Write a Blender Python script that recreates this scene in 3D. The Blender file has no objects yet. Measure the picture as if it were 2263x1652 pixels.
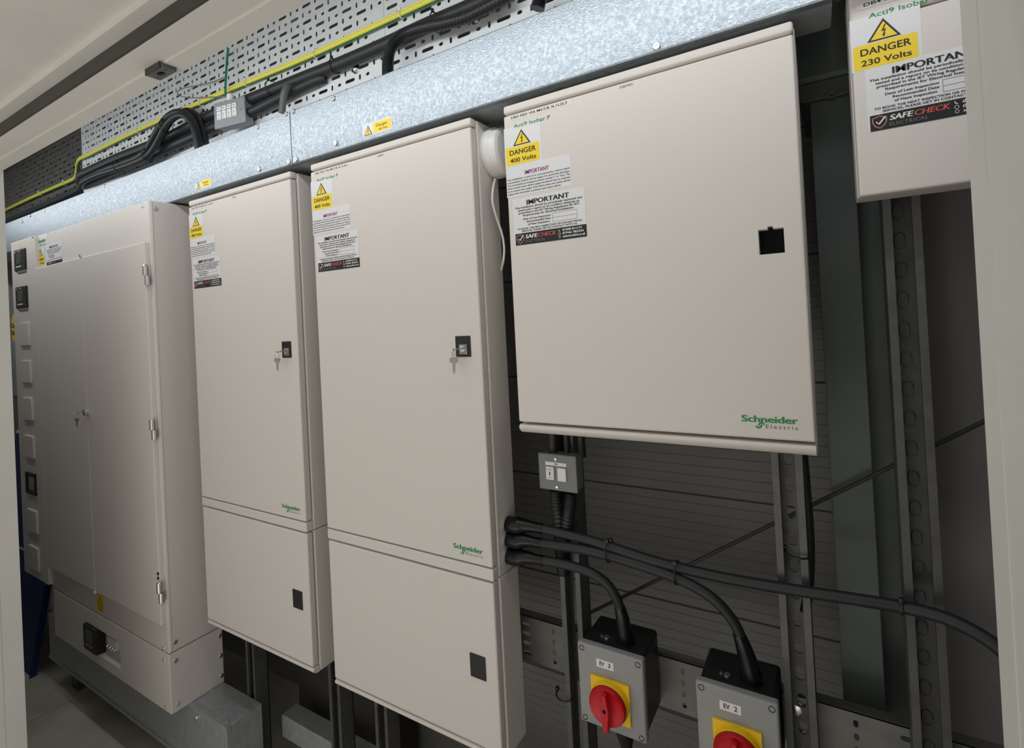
import bpy, bmesh, math, random
from mathutils import Vector, Matrix
random.seed(4)
S = bpy.context.scene
C = S.collection

# ------------------------------------------------------------------ camera
IW, IH = 2263, 1652
FPX, CX, CY = 1141.0, 1131.5, 689.65
YAW, PIT, ROL = -0.5432, 0.0093, -0.051
CAM = Vector((0.467, -0.777, 0.1005))
FW = Vector((math.sin(YAW)*math.cos(PIT), math.cos(YAW)*math.cos(PIT), math.sin(PIT)))
_r0 = Vector((math.cos(YAW), -math.sin(YAW), 0)); _u0 = _r0.cross(FW)
RT = _r0*math.cos(ROL) + _u0*math.sin(ROL)
UP = -_r0*math.sin(ROL) + _u0*math.cos(ROL)
cd = bpy.data.cameras.new('camera'); cam = bpy.data.objects.new('camera', cd); C.objects.link(cam)
cd.sensor_fit = 'HORIZONTAL'; cd.sensor_width = 36; cd.lens = FPX/IW*36
cd.shift_x = -(CX-IW/2)/IW; cd.shift_y = (CY-IH/2)/IW; cd.clip_start = 0.01
M = Matrix.Identity(4)
for i in range(3):
    M[i][0], M[i][1], M[i][2], M[i][3] = RT[i], UP[i], -FW[i], CAM[i]
cam.matrix_world = M
S.camera = cam

def at(x, y, X=None, Y=None, Z=None):
    """point of the place seen at photo position x,y on the plane X=, Y= or Z="""
    d = FW + RT*((x-CX)/FPX) - UP*((y-CY)/FPX)
    i, v = (0, X) if X is not None else (1, Y) if Y is not None else (2, Z)
    return CAM + d*((v-CAM[i])/d[i])
def pxm(p):
    return (Vector(p)-CAM).dot(FW)/FPX

# ------------------------------------------------------------------ materials
def srgb(r, g, b):
    f = lambda c: c/12.92 if c <= .04045 else ((c+.055)/1.055)**2.4
    return (f(r/255), f(g/255), f(b/255), 1)
def mat(name, col, rough=.5, metal=0., bump=None, var=None, spec=.5, alpha=None, emit=None, coat=0, rvar=None):
    m = bpy.data.materials.new(name); m.use_nodes = True
    N = m.node_tree.nodes; L = m.node_tree.links; b = N['Principled BSDF']
    b.inputs['Base Color'].default_value = col; b.inputs['Roughness'].default_value = rough
    b.inputs['Metallic'].default_value = metal; b.inputs['Specular IOR Level'].default_value = spec
    b.inputs['Coat Weight'].default_value = coat
    tc = N.new('ShaderNodeTexCoord')
    def noise(scale, detail=3, stretch=None):
        n = N.new('ShaderNodeTexNoise'); n.inputs['Scale'].default_value = scale; n.inputs['Detail'].default_value = detail
        if stretch:
            mp = N.new('ShaderNodeMapping'); mp.inputs['Scale'].default_value = stretch
            L.new(tc.outputs['Object'], mp.inputs[0]); L.new(mp.outputs[0], n.inputs['Vector'])
        else: L.new(tc.outputs['Object'], n.inputs['Vector'])
        return n
    if bump:
        n = noise(bump[0], 2, bump[2] if len(bump) > 2 else None); bp = N.new('ShaderNodeBump')
        bp.inputs['Strength'].default_value = bump[1]; bp.inputs['Distance'].default_value = .001
        L.new(n.outputs['Fac'], bp.inputs['Height']); L.new(bp.outputs[0], b.inputs['Normal'])
    if var:
        n = noise(var[0], 5, var[2] if len(var) > 2 else None); mx = N.new('ShaderNodeMix'); mx.data_type = 'RGBA'
        c2 = tuple(c*var[1] for c in col[:3])+(1,)
        cr = N.new('ShaderNodeMapRange'); cr.inputs[1].default_value = .35; cr.inputs[2].default_value = .65
        L.new(n.outputs['Fac'], cr.inputs[0]); L.new(cr.outputs[0], mx.inputs[0])
        mx.inputs[6].default_value = col; mx.inputs[7].default_value = c2
        L.new(mx.outputs[2], b.inputs['Base Color'])
    if rvar:
        n = noise(rvar[0], 3, rvar[3] if len(rvar) > 3 else None); cr = N.new('ShaderNodeMapRange')
        cr.inputs[1].default_value = .3; cr.inputs[2].default_value = .7
        cr.inputs[3].default_value = rvar[1]; cr.inputs[4].default_value = rvar[2]
        L.new(n.outputs['Fac'], cr.inputs[0]); L.new(cr.outputs[0], b.inputs['Roughness'])
    if alpha is not None: b.inputs['Alpha'].default_value = alpha
    if emit:
        b.inputs['Emission Color'].default_value = emit[0]; b.inputs['Emission Strength'].default_value = emit[1]
    return m
MT = dict(
 cream=mat('cream_powder_coat', srgb(220,214,208), .5, bump=(900,.12), spec=.4),
 galv=mat('galvanised_steel', (.40,.45,.50,1), .42, .75, bump=(330,.6), var=(190,.84), rvar=(160,.34,.52)),
 galvdull=mat('dull_galvanised_steel', (.52,.55,.57,1), .5, .55, var=(60,.85), rvar=(80,.42,.6)),
 tray=mat('perforated_tray_steel', (.86,.89,.91,1), .5, .25, var=(30,.92)),
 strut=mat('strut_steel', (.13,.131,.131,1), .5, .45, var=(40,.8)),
 lowtray=mat('dark_tray_steel', (.22,.215,.205,1), .5, .4, var=(25,.8)),  # dark tone, also carries the shade of the set-back upper tray
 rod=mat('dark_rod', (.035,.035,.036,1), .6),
 darksteel=mat('grey_painted_steel', srgb(96,104,102), .5, .1, var=(12,.85)),
 black=mat('black_plastic', (.012,.012,.013,1), .38),
 pit=mat('unlit_interior_black', (.006,.006,.007,1), .7, spec=.1),
 cable=mat('black_cable_sheath', (.016,.017,.020,1), .5, bump=(300,.15)),
 shrink=mat('heat_shrink_black', (.007,.007,.008,1), .25, spec=.4),
 flex=mat('corrugated_conduit_black', (.016,.017,.02,1), .4),
 grey=mat('grey_plastic', srgb(150,150,150), .5, bump=(700,.1)),
 mgrey=mat('grey_metalclad_paint', srgb(148,151,156), .42, .1),
 midgrey=mat('mid_grey_metalclad', srgb(120,122,122), .42, .1),
 white=mat('white_plastic', srgb(232,232,230), .4),
 paper=mat('white_sticker', srgb(226,226,228), .45),
 clearpaper=mat('translucent_tape', srgb(224,218,212), .35),
 yellow=mat('sticker_yellow', srgb(246,214,50), .45),
 ink=mat('black_ink', (.012,.012,.014,1), .5),
 fadedink=mat('brown_faded_ink', srgb(120,98,30), .5),
 purple=mat('magenta_ink', srgb(150,50,110), .5),
 green=mat('green_ink', srgb(20,140,72), .5),
 greyink=mat('grey_ink', srgb(96,98,96), .5),
 redink=mat('coral_red_ink', srgb(214,92,80), .5),
 pinkink=mat('dusty_pink_ink', srgb(200,128,132), .5),
 midink=mat('mid_grey_print', srgb(120,120,126), .5),
 plate_y=mat('yellow_plastic', srgb(244,200,16), .4),
 red=mat('red_plastic', srgb(196,16,30), .35),
 wy=mat('yellow_wire', srgb(232,222,92), .4),
 wg=mat('green_wire', srgb(42,120,40), .4),
 teal=mat('green_cable', srgb(20,128,92), .4),
 wgrey=mat('grey_wire', srgb(120,124,130), .4),
 chrome=mat('zinc_screw', (.72,.73,.74,1), .25, 1.),
 keymetal=mat('nickel_key', (.36,.35,.33,1), .35, .9),
 lcd=mat('meter_display', srgb(74,80,76), .2),
 frame=mat('painted_door_frame', srgb(222,221,216), .55, bump=(160,.25), var=(9,.95)),
 bouncefloor=mat('pale_bounce_floor', srgb(222,221,217), .6, var=(8,.95)),  # paleness chosen to throw light up, floor itself is unseen
 seal=mat('dark_seal', srgb(70,66,62), .7),
 cladding=mat('grey_wall_cladding', srgb(136,135,132), .55, bump=(25,.3,(2,2,.4)), var=(6,.9)),
 wallsm=mat('grey_smooth_wall', srgb(172,168,168), .7, var=(7,.92)),
 plaster=mat('grey_plaster', srgb(222,220,214), .8, var=(5,.9)),
 floor=mat('dusty_concrete', srgb(206,199,184), .85, bump=(40,.4), var=(5,.72)),
 blue=mat('navy_blue_board', srgb(24,44,98), .55),
 dark=mat('dark_card', srgb(58,56,54), .8),
 cab=mat('mid_grey_cabinet', srgb(150,153,155), .5),
 clear=mat('clear_cover', srgb(214,206,198), .15, alpha=.35),
 lens=mat('lamp_diffuser', (.9,.9,.9,1), .5),
)

# ------------------------------------------------------------------ mesh builder
class MB:
    def __init__(s): s.bm = bmesh.new()
    def _new(s, vs, fs):
        v = [s.bm.verts.new(p) for p in vs]
        out = []
        for f in fs:
            try: out.append(s.bm.faces.new([v[i] for i in f]))
            except ValueError: pass
        return v, out
    def box(s, x0, x1, y0, y1, z0, z1, bev=0, seg=2, rot=None):
        b = bmesh.new()
        vs = [b.verts.new((x, y, z)) for x in sorted((x0, x1)) for y in sorted((y0, y1)) for z in sorted((z0, z1))]
        for f in ((0,1,3,2),(4,6,7,5),(0,4,5,1),(2,3,7,6),(0,2,6,4),(1,5,7,3)): b.faces.new([vs[i] for i in f])
        if bev: bmesh.ops.bevel(b, geom=b.edges[:], offset=bev, segments=seg, profile=.5, affect='EDGES')
        bmesh.ops.recalc_face_normals(b, faces=b.faces[:])
        if rot: bmesh.ops.transform(b, matrix=rot, verts=b.verts)
        s.merge(b); return s
    def merge(s, b):
        b.verts.index_update()
        s._new([v.co.copy() for v in b.verts], [[v.index for v in f.verts] for f in b.faces]); b.free()
    def prism(s, prof, a0, a1, axis, bev=0, seg=2):
        """prof: 2D polygon; axis 'x': (y,z), 'y': (x,z), 'z': (x,y)"""
        b = bmesh.new()
        mk = {'x': lambda p, a: (a, p[0], p[1]), 'y': lambda p, a: (p[0], a, p[1]), 'z': lambda p, a: (p[0], p[1], a)}[axis]
        v0 = [b.verts.new(mk(p, a0)) for p in prof]; v1 = [b.verts.new(mk(p, a1)) for p in prof]; n = len(prof)
        b.faces.new(v0[::-1]); b.faces.new(v1)
        for i in range(n): b.faces.new((v0[i], v0[(i+1) % n], v1[(i+1) % n], v1[i]))
        if bev: bmesh.ops.bevel(b, geom=b.edges[:], offset=bev, segments=seg, profile=.5, affect='EDGES')
        bmesh.ops.recalc_face_normals(b, faces=b.faces[:])
        s.merge(b); return s
    def lathe(s, o, d, prof, seg=28):
        """prof: (radius, height along d) list; closes at r=0"""
        o = Vector(o); d = Vector(d).normalized()
        a = d.orthogonal().normalized(); c = d.cross(a)
        rings = []
        for r, h in prof:
            if r < 1e-7: rings.append([s.bm.verts.new(o+d*h)])
            else: rings.append([s.bm.verts.new(o+d*h+(a*math.cos(2*math.pi*i/seg)+c*math.sin(2*math.pi*i/seg))*r) for i in range(seg)])
        for A, B in zip(rings, rings[1:]):
            for i in range(seg):
                j = (i+1) % seg
                if len(A) == 1 and len(B) == 1: break
                if len(A) == 1: s.bm.faces.new((A[0], B[i], B[j]))
                elif len(B) == 1: s.bm.faces.new((A[i], A[j], B[0]))
                else: s.bm.faces.new((A[i], A[j], B[j], B[i]))
        return s
    def cyl(s, p0, p1, r, r1=None, seg=20):
        p0, p1 = Vector(p0), Vector(p1); h = (p1-p0).length
        return s.lathe(p0, p1-p0, [(0,0),(r,0),(r if r1 is None else r1,h),(0,h)], seg)
    def tube(s, pts, r, seg=12, n=10, rf=None, closed=False):
        P = spline(pts, n, closed); m = len(P); prev = None; rings = []
        T = [(P[(i+1) % m if closed else min(i+1, m-1)]-P[(i-1) % m if closed else max(i-1, 0)]).normalized() for i in range(m)]
        a = T[0].orthogonal().normalized()
        for i in range(m):
            a = (a - T[i]*a.dot(T[i])).normalized(); c = T[i].cross(a)
            rr = rf(i/(m-1))*r if rf else r
            rings.append([s.bm.verts.new(P[i]+(a*math.cos(2*math.pi*k/seg)+c*math.sin(2*math.pi*k/seg))*rr) for k in range(seg)])
        for A, B in list(zip(rings, rings[1:]))+([(rings[-1], rings[0])] if closed else []):
            for k in range(seg): s.bm.faces.new((A[k], A[(k+1) % seg], B[(k+1) % seg], B[k]))
        if not closed: s.bm.faces.new(rings[0][::-1]); s.bm.faces.new(rings[-1])
        return s
    def poly(s, pts): s._new(pts, [list(range(len(pts)))]); return s
    def ribbon(s, pts2, w, f):
        """flat stroke in a plane: pts2 2D, f maps (u,v) to 3D"""
        n = len(pts2); L = []; R = []
        for i in range(n):
            a = Vector(pts2[max(i-1, 0)]); b = Vector(pts2[min(i+1, n-1)]); t = (b-a).normalized(); nn = Vector((-t.y, t.x))*w/2
            p = Vector(pts2[i]); L.append(f(*(p+nn))); R.append(f(*(p-nn)))
        for i in range(n-1): s._new([L[i], L[i+1], R[i+1], R[i]], [[0,1,2,3]])
        return s
    def add_mesh2d(s, vs, fs, f):
        s._new([f(*v) for v in vs], fs); return s
    def build(s, name, m, parent=None, org=None, angle=.6, world=(0,0,0)):
        bm = s.bm
        root = parent
        while root is not None and root.parent is not None: root = root.parent
        if org is None: org = root.location.copy() if root is not None else Vector(world)
        org = Vector(org)
        for v in bm.verts: v.co -= org
        bm.normal_update()
        for f in bm.faces: f.smooth = f.calc_area() < 2.5e-4
        for e in bm.edges:
            e.smooth = len(e.link_faces) == 2 and e.calc_face_angle(3) < angle
        me = bpy.data.meshes.new(name); bm.to_mesh(me); bm.free(); me.materials.append(MT[m])
        o = bpy.data.objects.new(name, me); C.objects.link(o)
        if parent is not None:
            o.parent = parent
            o.location = org-root.location if parent is root else (0,0,0)
        else: o.location = org
        return o
def spline(pts, n=10, closed=False):
    P = [Vector(p) for p in pts]; out = []; m = len(P)
    if m == 2 and not closed: return [P[0].lerp(P[1], i/n) for i in range(n+1)]
    for i in range(m if closed else m-1):
        p0 = P[(i-1) % m] if closed or i > 0 else P[0]*2-P[1]
        p1, p2 = P[i], P[(i+1) % m]
        p3 = P[(i+2) % m] if closed or i+2 < m else P[-1]*2-P[-2]
        for k in range(n):
            t = k/n
            out.append(.5*((2*p1)+(p2-p0)*t+(2*p0-5*p1+4*p2-p3)*t*t+(3*p1-p0-3*p2+p3)*t**3))
    if not closed: out.append(P[-1].copy())
    return out
def thing(name, label, cat, loc, group=None):
    o = bpy.data.objects.new(name, None); C.objects.link(o); o.location = loc; o.empty_display_size = .02
    return tag(o, label, cat, group)
def tag(o, label, cat, group=None):
    o['label'] = label; o['category'] = cat
    if group: o['group'] = group
    return o
def struct(o): o['kind'] = 'structure'; return o
def plabel(o, t): o['label'] = t; return o
def cut(o, boxes):
    """boolean openings through a part (boxes in the part's own coordinates)"""
    c = MB()
    for b in boxes: c.box(*b)
    co = c.build('cutter', 'ink', org=(0,0,0)); co.parent = None
    md = o.modifiers.new('b', 'BOOLEAN'); md.object = co; md.operation = 'DIFFERENCE'; md.solver = 'EXACT'; md.use_self = True
    pl, pp = o.location.copy(), o.parent
    o.parent = None; o.location = (0,0,0)
    bpy.context.view_layer.update()
    dg = bpy.context.evaluated_depsgraph_get(); me = bpy.data.meshes.new_from_object(o.evaluated_get(dg))
    b = bmesh.new(); b.from_mesh(me)
    for q in b.faces: q.smooth = False
    b.to_mesh(me); b.free()
    o.modifiers.clear(); o.data = me; o.parent = pp; o.location = pl
    bpy.data.objects.remove(co)

# ------------------------------------------------------------------ plates with holes and lettering
def fill2d(outline, holes):
    cu = bpy.data.curves.new('f', 'CURVE'); cu.dimensions = '2D'; cu.fill_mode = 'BOTH'
    for pl in [outline]+holes:
        sp = cu.splines.new('POLY'); sp.points.add(len(pl)-1); sp.use_cyclic_u = True
        for p, q in zip(sp.points, pl): p.co = (q[0], q[1], 0, 1)
    o = bpy.data.objects.new('f', cu); C.objects.link(o); bpy.context.view_layer.update()
    me = bpy.data.meshes.new_from_object(o.evaluated_get(bpy.context.evaluated_depsgraph_get()))
    r = [tuple(v.co[:2]) for v in me.vertices], [list(p.vertices) for p in me.polygons]
    bpy.data.objects.remove(o); bpy.data.curves.remove(cu); bpy.data.meshes.remove(me)
    return r
def slot(cx, cy, w, h, n=4):
    r = min(w, h)/2; pts = []
    if w >= h: cs = [(cx+w/2-r, cy, -90), (cx-w/2+r, cy, 90)]
    else: cs = [(cx, cy+h/2-r, 0), (cx, cy-h/2+r, 180)]
    for x, y, a in cs:
        for i in range(n+1):
            t = math.radians(a+180*i/n); pts.append((x+r*math.cos(t), y+r*math.sin(t)))
    return pts
def plate(mb, outline, holes, f, th=0):
    """f(u,v,d) -> 3D, d = depth"""
    vs, fs = fill2d(outline, holes)
    mb.add_mesh2d(vs, fs, lambda u, v: f(u, v, 0))
    if th:
        mb.add_mesh2d(vs, [q[::-1] for q in fs], lambda u, v: f(u, v, th))
        for pl in [outline]+holes:
            n = len(pl)
            for i in range(n):
                a, b = pl[i], pl[(i+1) % n]
                mb._new([f(*a, 0), f(*b, 0), f(*b, th), f(*a, th)], [[0,1,2,3]])
_tc = {}
def text2d(body, bold=0, shear=0, space=1.):
    k = (body, bold, shear, space)
    if k not in _tc:
        cu = bpy.data.curves.new('t', 'FONT'); cu.body = body; cu.size = 1; cu.resolution_u = 3
        cu.offset = bold; cu.shear = shear; cu.space_character = space
        o = bpy.data.objects.new('t', cu); C.objects.link(o); bpy.context.view_layer.update()
        me = bpy.data.meshes.new_from_object(o.evaluated_get(bpy.context.evaluated_depsgraph_get()))
        vs = [tuple(v.co[:2]) for v in me.vertices]; fs = [list(p.vertices) for p in me.polygons]
        bpy.data.objects.remove(o); bpy.data.curves.remove(cu); bpy.data.meshes.remove(me)
        _tc[k] = (vs, fs)
    return _tc[k]
_cap = max(v[1] for v in text2d('H')[0])
def text(mb, body, u0, u1, v0, h, f, bold=0, shear=0, space=1.):
    """lettering fitted between u0 and u1, baseline v0, cap height h"""
    vs, fs = text2d(body, min(bold, .004), shear, space)
    a, b = min(v[0] for v in vs), max(v[0] for v in vs)
    sx, sy = (u1-u0)/(b-a), h/_cap
    e = max(0, bold-.004)*sy*1.6
    if e: sx = (u1-u0-2*e)/(b-a); u0 += e
    for k, du in enumerate((-e, 0, e) if e else (0,)):
        mb.add_mesh2d([((v[0]-a)*sx+u0+du, v[1]*sy+v0) for v in vs], fs, lambda u, v: f(u, v)-Vector((0, k*.00004, 0)))
    return mb
def rrect(x0, x1, y0, y1, r=.002, n=4):
    pts = []
    for cx, cy, a in ((x1-r, y1-r, 0), (x0+r, y1-r, 90), (x0+r, y0+r, 180), (x1-r, y0+r, 270)):
        for i in range(n+1):
            t = math.radians(a+90*i/n); pts.append((cx+r*math.cos(t), cy+r*math.sin(t)))
    return pts
def flat(pts2, f): m = MB(); m.poly([f(*p) for p in pts2]); return m
BOLT = [(.08,.50),(-.16,-.02),(.02,.03),(-.03,-.28),(-.12,-.24),(.02,-.50),(.12,-.18),(.05,-.21),(.17,.16),(-.01,.10),(.17,.50)]
def warn_triangle(parent, x0, x1, z0, z1, pf, org, k=0.0):
    """yellow triangle with black border and lightning flash; pf(depth)->f(u,v)"""
    xm = (x0+x1)/2; w = x1-x0; h = z1-z0
    o = flat([(x0, z0), (x1, z0), (xm, z1)], pf(.0004)).build('warning_triangle', 'ink', parent, org)
    m = flat([(x0+.11*w, z0+.065*h), (x1-.11*w, z0+.065*h), (xm, z1-.15*h)], pf(.0006))
    i = m.build('triangle_field', 'yellow', parent, org)
    fl = MB(); f = pf(.0008); c = (xm, z0+.40*h)
    b = [(c[0]+p[0]*.62*w*.75, c[1]+p[1]*.60*h) for p in BOLT]
    vs, fs = fill2d(b, []); fl.add_mesh2d(vs, fs, f)
    fl.build('lightning_symbol', 'ink', parent, org)

# ------------------------------------------------------------------ setting
FLZ = -1.22; WALLY = .425; SF = .0865
def build_setting():
    m = MB(); j = -1.62                       # floor slabs with saw joints
    xs = [-3.4, -1.966, -.62, .75, 2.2]; ys = [-.6, WALLY+.15]
    for a, b in zip(xs, xs[1:]):
        for c, d in zip(ys, ys[1:]): m.box(a+.002, b-.002, c+.002, d-.002, FLZ-.08, FLZ, .0015, 1)
    m.box(-3.4, 2.2, -.6, WALLY+.15, FLZ-.09, FLZ-.006)
    struct(m.build('floor', 'floor'))
    struct(MB().box(-4.5, 4.5, -5.0, -.606, FLZ-.08, FLZ+.003).build('floor', 'bouncefloor'))  # unseen corridor floor, added pale to bounce light onto the door head
    m = MB(); z = FLZ; prof = [(WALLY+.1, FLZ), (WALLY, FLZ)]       # ribbed cladding panels
    k = 0
    while z < 1.05:
        big = k % 12 == 5
        d = .006 if big else .0012; w = .005 if big else .0025
        prof += [(WALLY, z+.0215-w), (WALLY+d, z+.0215-w*.6), (WALLY+d, z+.0215-w*.4), (WALLY, z+.0215)]
        z += .0215; k += 1
    prof += [(WALLY+.1, z)]
    m.prism(prof, -3.3, .50, 'x'); o = struct(m.build('wall_back', 'cladding', angle=.2))
    struct(MB().box(.50, 2.0, WALLY-.02, WALLY+.1, FLZ, 1.06).build('wall_back', 'wallsm'))
    struct(MB().box(-3.3, -3.2, -.5, WALLY+.1, FLZ, 1.06).build('wall_left', 'plaster'))
    struct(MB().box(1.9, 2.0, -.5, WALLY+.1, FLZ, 1.06).build('wall_right', 'plaster'))
    struct(MB().box(-3.3, 2.0, -.52, WALLY+.1, 1.06, 1.16).build('ceiling', 'plaster'))
    # door opening: head and jambs with stepped rebates
    yb = -.357; h = at(0, 380, Y=yb).z
    ya = at(0, 353.5, Z=h).y; h2 = h+.004; yd = at(0, 304, Z=h2).y
    zc = at(0, 277, Y=yd).z; yB = at(0, 242, Z=zc).y; zA = at(0, 228, Y=yB).z
    XL, XR = -1.1386, .548
    prof = [(yb, h), (ya, h), (ya, h2), (yd, h2), (yd, zc), (yB, zc), (yB, zA), (-.72, zA), (-.72, 1.06), (yb, 1.06)]
    m = MB().prism(prof, XL-.12, XR+.16, 'x'); struct(m.build('trim_1', 'frame', angle=.3))
    struct(MB().box(XL-.01, XR+.01, yd-.004, yd+.001, h2+.001, zc-.001).build('trim_4', 'seal'))
    y1 = at(2195, 640, X=XR).y
    s = .0045
    def jamb(X, sg):
        p = [(X, yb), (X, y1+.0015), (X+sg*s*.4, y1+.0015), (X+sg*s*.4, y1), (X+sg*.0006, y1), (X+sg*.0006, -.72), (X+sg*.12, -.72), (X+sg*.12, yb)]
        return MB().prism(p, FLZ, zA+.02, 'z')
    struct(jamb(XL, -1).build('trim_2', 'frame', angle=.3)); struct(jamb(XR, 1).build('trim_3', 'frame', angle=.3))
    m = MB().box(-3.3, XL-.12, -.5, yb, FLZ, 1.06).box(XR+.12, 2.0, -.5, yb, FLZ, 1.06)
    struct(m.build('wall_front', 'plaster'))
    return h, ya, yb
HZ, HYA, HYB = build_setting()

# ------------------------------------------------------------------ stickers (in board coordinates u from left edge, v height)
L1 = ["This installation, or part of it, is protected by a device which", "automatically switches off the supply if an earth fault develops.",
      "Test six-monthly by pressing the button marked 'T' or 'Test'. The", "device should switch off the supply and should then be switched",
      "on to restore the supply. If the device does not switch off the", "supply when the button is pressed, seek expert advice."]
def danger_label(par, pf, org, dz=0., volts='400', full=True):
    a = flat(rrect(0, .0725, .363+dz, .431+dz, .0005), pf(.0002)).build('danger_label', 'paper', par, org)
    plabel(a, 'white and yellow danger sticker reading %s Volts' % volts)
    warn_triangle(a, .0176, .0527, .3972+dz, .4236+dz, pf, org)
    flat(rrect(.0022, .0684, .3647+dz, .3958+dz, .003), pf(.0004)).build('yellow_panel', 'yellow', a, org)
    t = MB(); f = pf(.0007)
    text(t, 'DANGER', .0100, .0619, .3820+dz, .0084, f, .012); text(t, volts+' Volts', .0103, .0619, .3688+dz, .0072, f, .012)
    t.build('lettering', 'ink', a, org)
def notice_label(par, pf, org):
    a = flat([(.0003, .3095), (.1245, .3108), (.1244, .3632), (.0003, .3628)], pf(.0002)).build('notice_label', 'paper', par, org)
    plabel(a, 'white notice sticker headed IMPORTANT in purple')
    f = pf(.0005); text(MB(), 'IMPORTANT', .0381, .0844, .3446, .0066, f, .015).build('heading', 'purple', a, org)
    t = MB()
    for i, l in enumerate(L1): text(t, l, .0020, .1222 if i < 5 else .1052, .3385-i*.0050, .0027, f, .01)
    t.build('lettering', 'ink', a, org)
def inspection_label(par, pf, org, dz=0., dx=0.):
    u = lambda x: x+dx
    a = flat(rrect(u(.0105), u(.1462), .2245+dz, .3055+dz, .001), pf(.0003)).build('inspection_label', 'paper', par, org)
    plabel(a, 'white inspection sticker headed IMPORTANT with a black footer')
    f = pf(.0006); t = MB()
    text(t, 'IMPORTANT', u(.0385), u(.1188), .2922+dz, .0080, f, .028)
    for b, x0, x1, z, c in (("This installation should be periodically inspected and", .0147, .1410, .2872, .0031),
        ("tested and a report on its condition obtained, as", .0205, .1360, .2825, .0031), ("prescribed in the IET Wiring Regulations BS 7671", .0218, .1358, .2778, .0031),
        ("Requirements for Electrical Installations.", .0305, .1262, .2731, .0031), ("Date of Last Inspection", .0300, .0830, .2668, .0030),
        ("Recommended Date", .0375, .0830, .2618, .0030), ("of Next Inspection", .0390, .0808, .2568, .0030),
        ("TO BOOK THE NEXT INSPECTION OR FOR ELECTRICAL", .0180, .1400, .2505, .0027), ("SERVICES, PLEASE GET IN CONTACT WITH US.", .0265, .1310, .2463, .0027)):
        text(t, b, u(x0), u(x1), z+dz, c, f, .02)
    t.build('lettering', 'ink', a, org)
    t = MB()
    for p in ([(.0865, .2705), (.1310, .2705)], [(.0865, .2630), (.1310, .2630)], [(.0865, .2560), (.1310, .2560)], [(.0865, .2560), (.0865, .2705)], [(.1310, .2560), (.1310, .2705)]):
        t.ribbon([(u(x), z+dz) for x, z in p], .0004, f)
    t.build('date_boxes', 'greyink', a, org)
    flat(rrect(u(.0130), u(.1464), .2242+dz, .2443+dz, .0008), pf(.0005)).build('footer_band', 'ink', a, org)
    f = pf(.0008)
    text(MB(), 'SAFE', u(.0330), u(.0575), .2345+dz, .0064, f, .03, .2).merge_text('footer_name', 'white', a, org)
    text(MB(), 'CHECK', u(.0582), u(.0925), .2345+dz, .0064, f, .02, .2).merge_text('footer_name', 'redink', a, org)
    text(MB(), 'ELECTRICAL', u(.0325), u(.0710), .2275+dz, .0040, f, .01, .1, 1.1).merge_text('footer_trade', 'midink', a, org)
    t = MB()
    for b, x0, x1, z, c in (("01908 011171", .1035, .1385, .2385, .0034), ("07946 783334", .1035, .1415, .2330, .0034), ("safecheckltd.co.uk", .1035, .1440, .2278, .0032)):
        text(t, b, u(x0), u(x1), z+dz, c, f, .03, .2)
    hs = [(.0965, .2418), (.0968, .2400), (.0978, .2388), (.0992, .2384)]
    t.ribbon([(u(x), z+dz) for x, z in hs], .0010, f)
    for cz, r in ((.2346, .0020), (.2294, .0018)):
        t.ribbon([(u(.0980)+r*math.cos(i*.42), cz+dz+r*math.sin(i*.42)) for i in range(16)], .0005, f)
    t.build('contact_details', 'white', a, org)
    sx, sz = u(.0228), .2343+dz
    sh = [(0, .0078), (.0045, .0062), (.0072, .0060), (.0070, .0000), (.0045, -.0045), (0, -.0075), (-.0045, -.0045), (-.0070, 0), (-.0072, .0060), (-.0045, .0062), (0, .0078)]
    MB().ribbon([(sx+x, sz+z) for x, z in sh], .0012, f).build('shield_symbol', 'pinkink', a, org)
    MB().ribbon([(sx-.0034, sz+.0010), (sx-.0008, sz-.0022), (sx+.0062, sz+.0062)], .0018, pf(.0010)).build('tick_symbol', 'white', a, org)
MB.merge_text = lambda s, n, m, a, org: s.build(n, m, a, org)
def maker_logo(par, pf, org, dz=0.):
    f = pf(.0003); t = MB(); text(t, 'Schneider', .3614, .4308, -.0602+dz, .0088, f, .035)
    S_ = [(.3880, -.0612), (.3862, -.0604), (.3836, -.0612), (.3822, -.0632), (.3826, -.0655), (.3838, -.0668)]
    t.ribbon([(x, z+dz) for x, z in [(.3893, -.0637), (.3890, -.0620), (.3876, -.0612), (.3850, -.0614), (.3836, -.0628), (.3830, -.0652)]], .0022, f)
    t.ribbon([(x, z+dz) for x, z in [(.3797, -.0652), (.3800, -.0668), (.3816, -.0678), (.3842, -.0676), (.3858, -.0662), (.3866, -.0636)]], .0022, f)
    o = t.build('maker_lettering', 'green', par, org)
    text(MB(), 'Electric', .3915, .4302, -.0680+dz, .0052, f, 0, 0, 1.35).build('maker_lettering', 'greyink', par, org)

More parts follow.
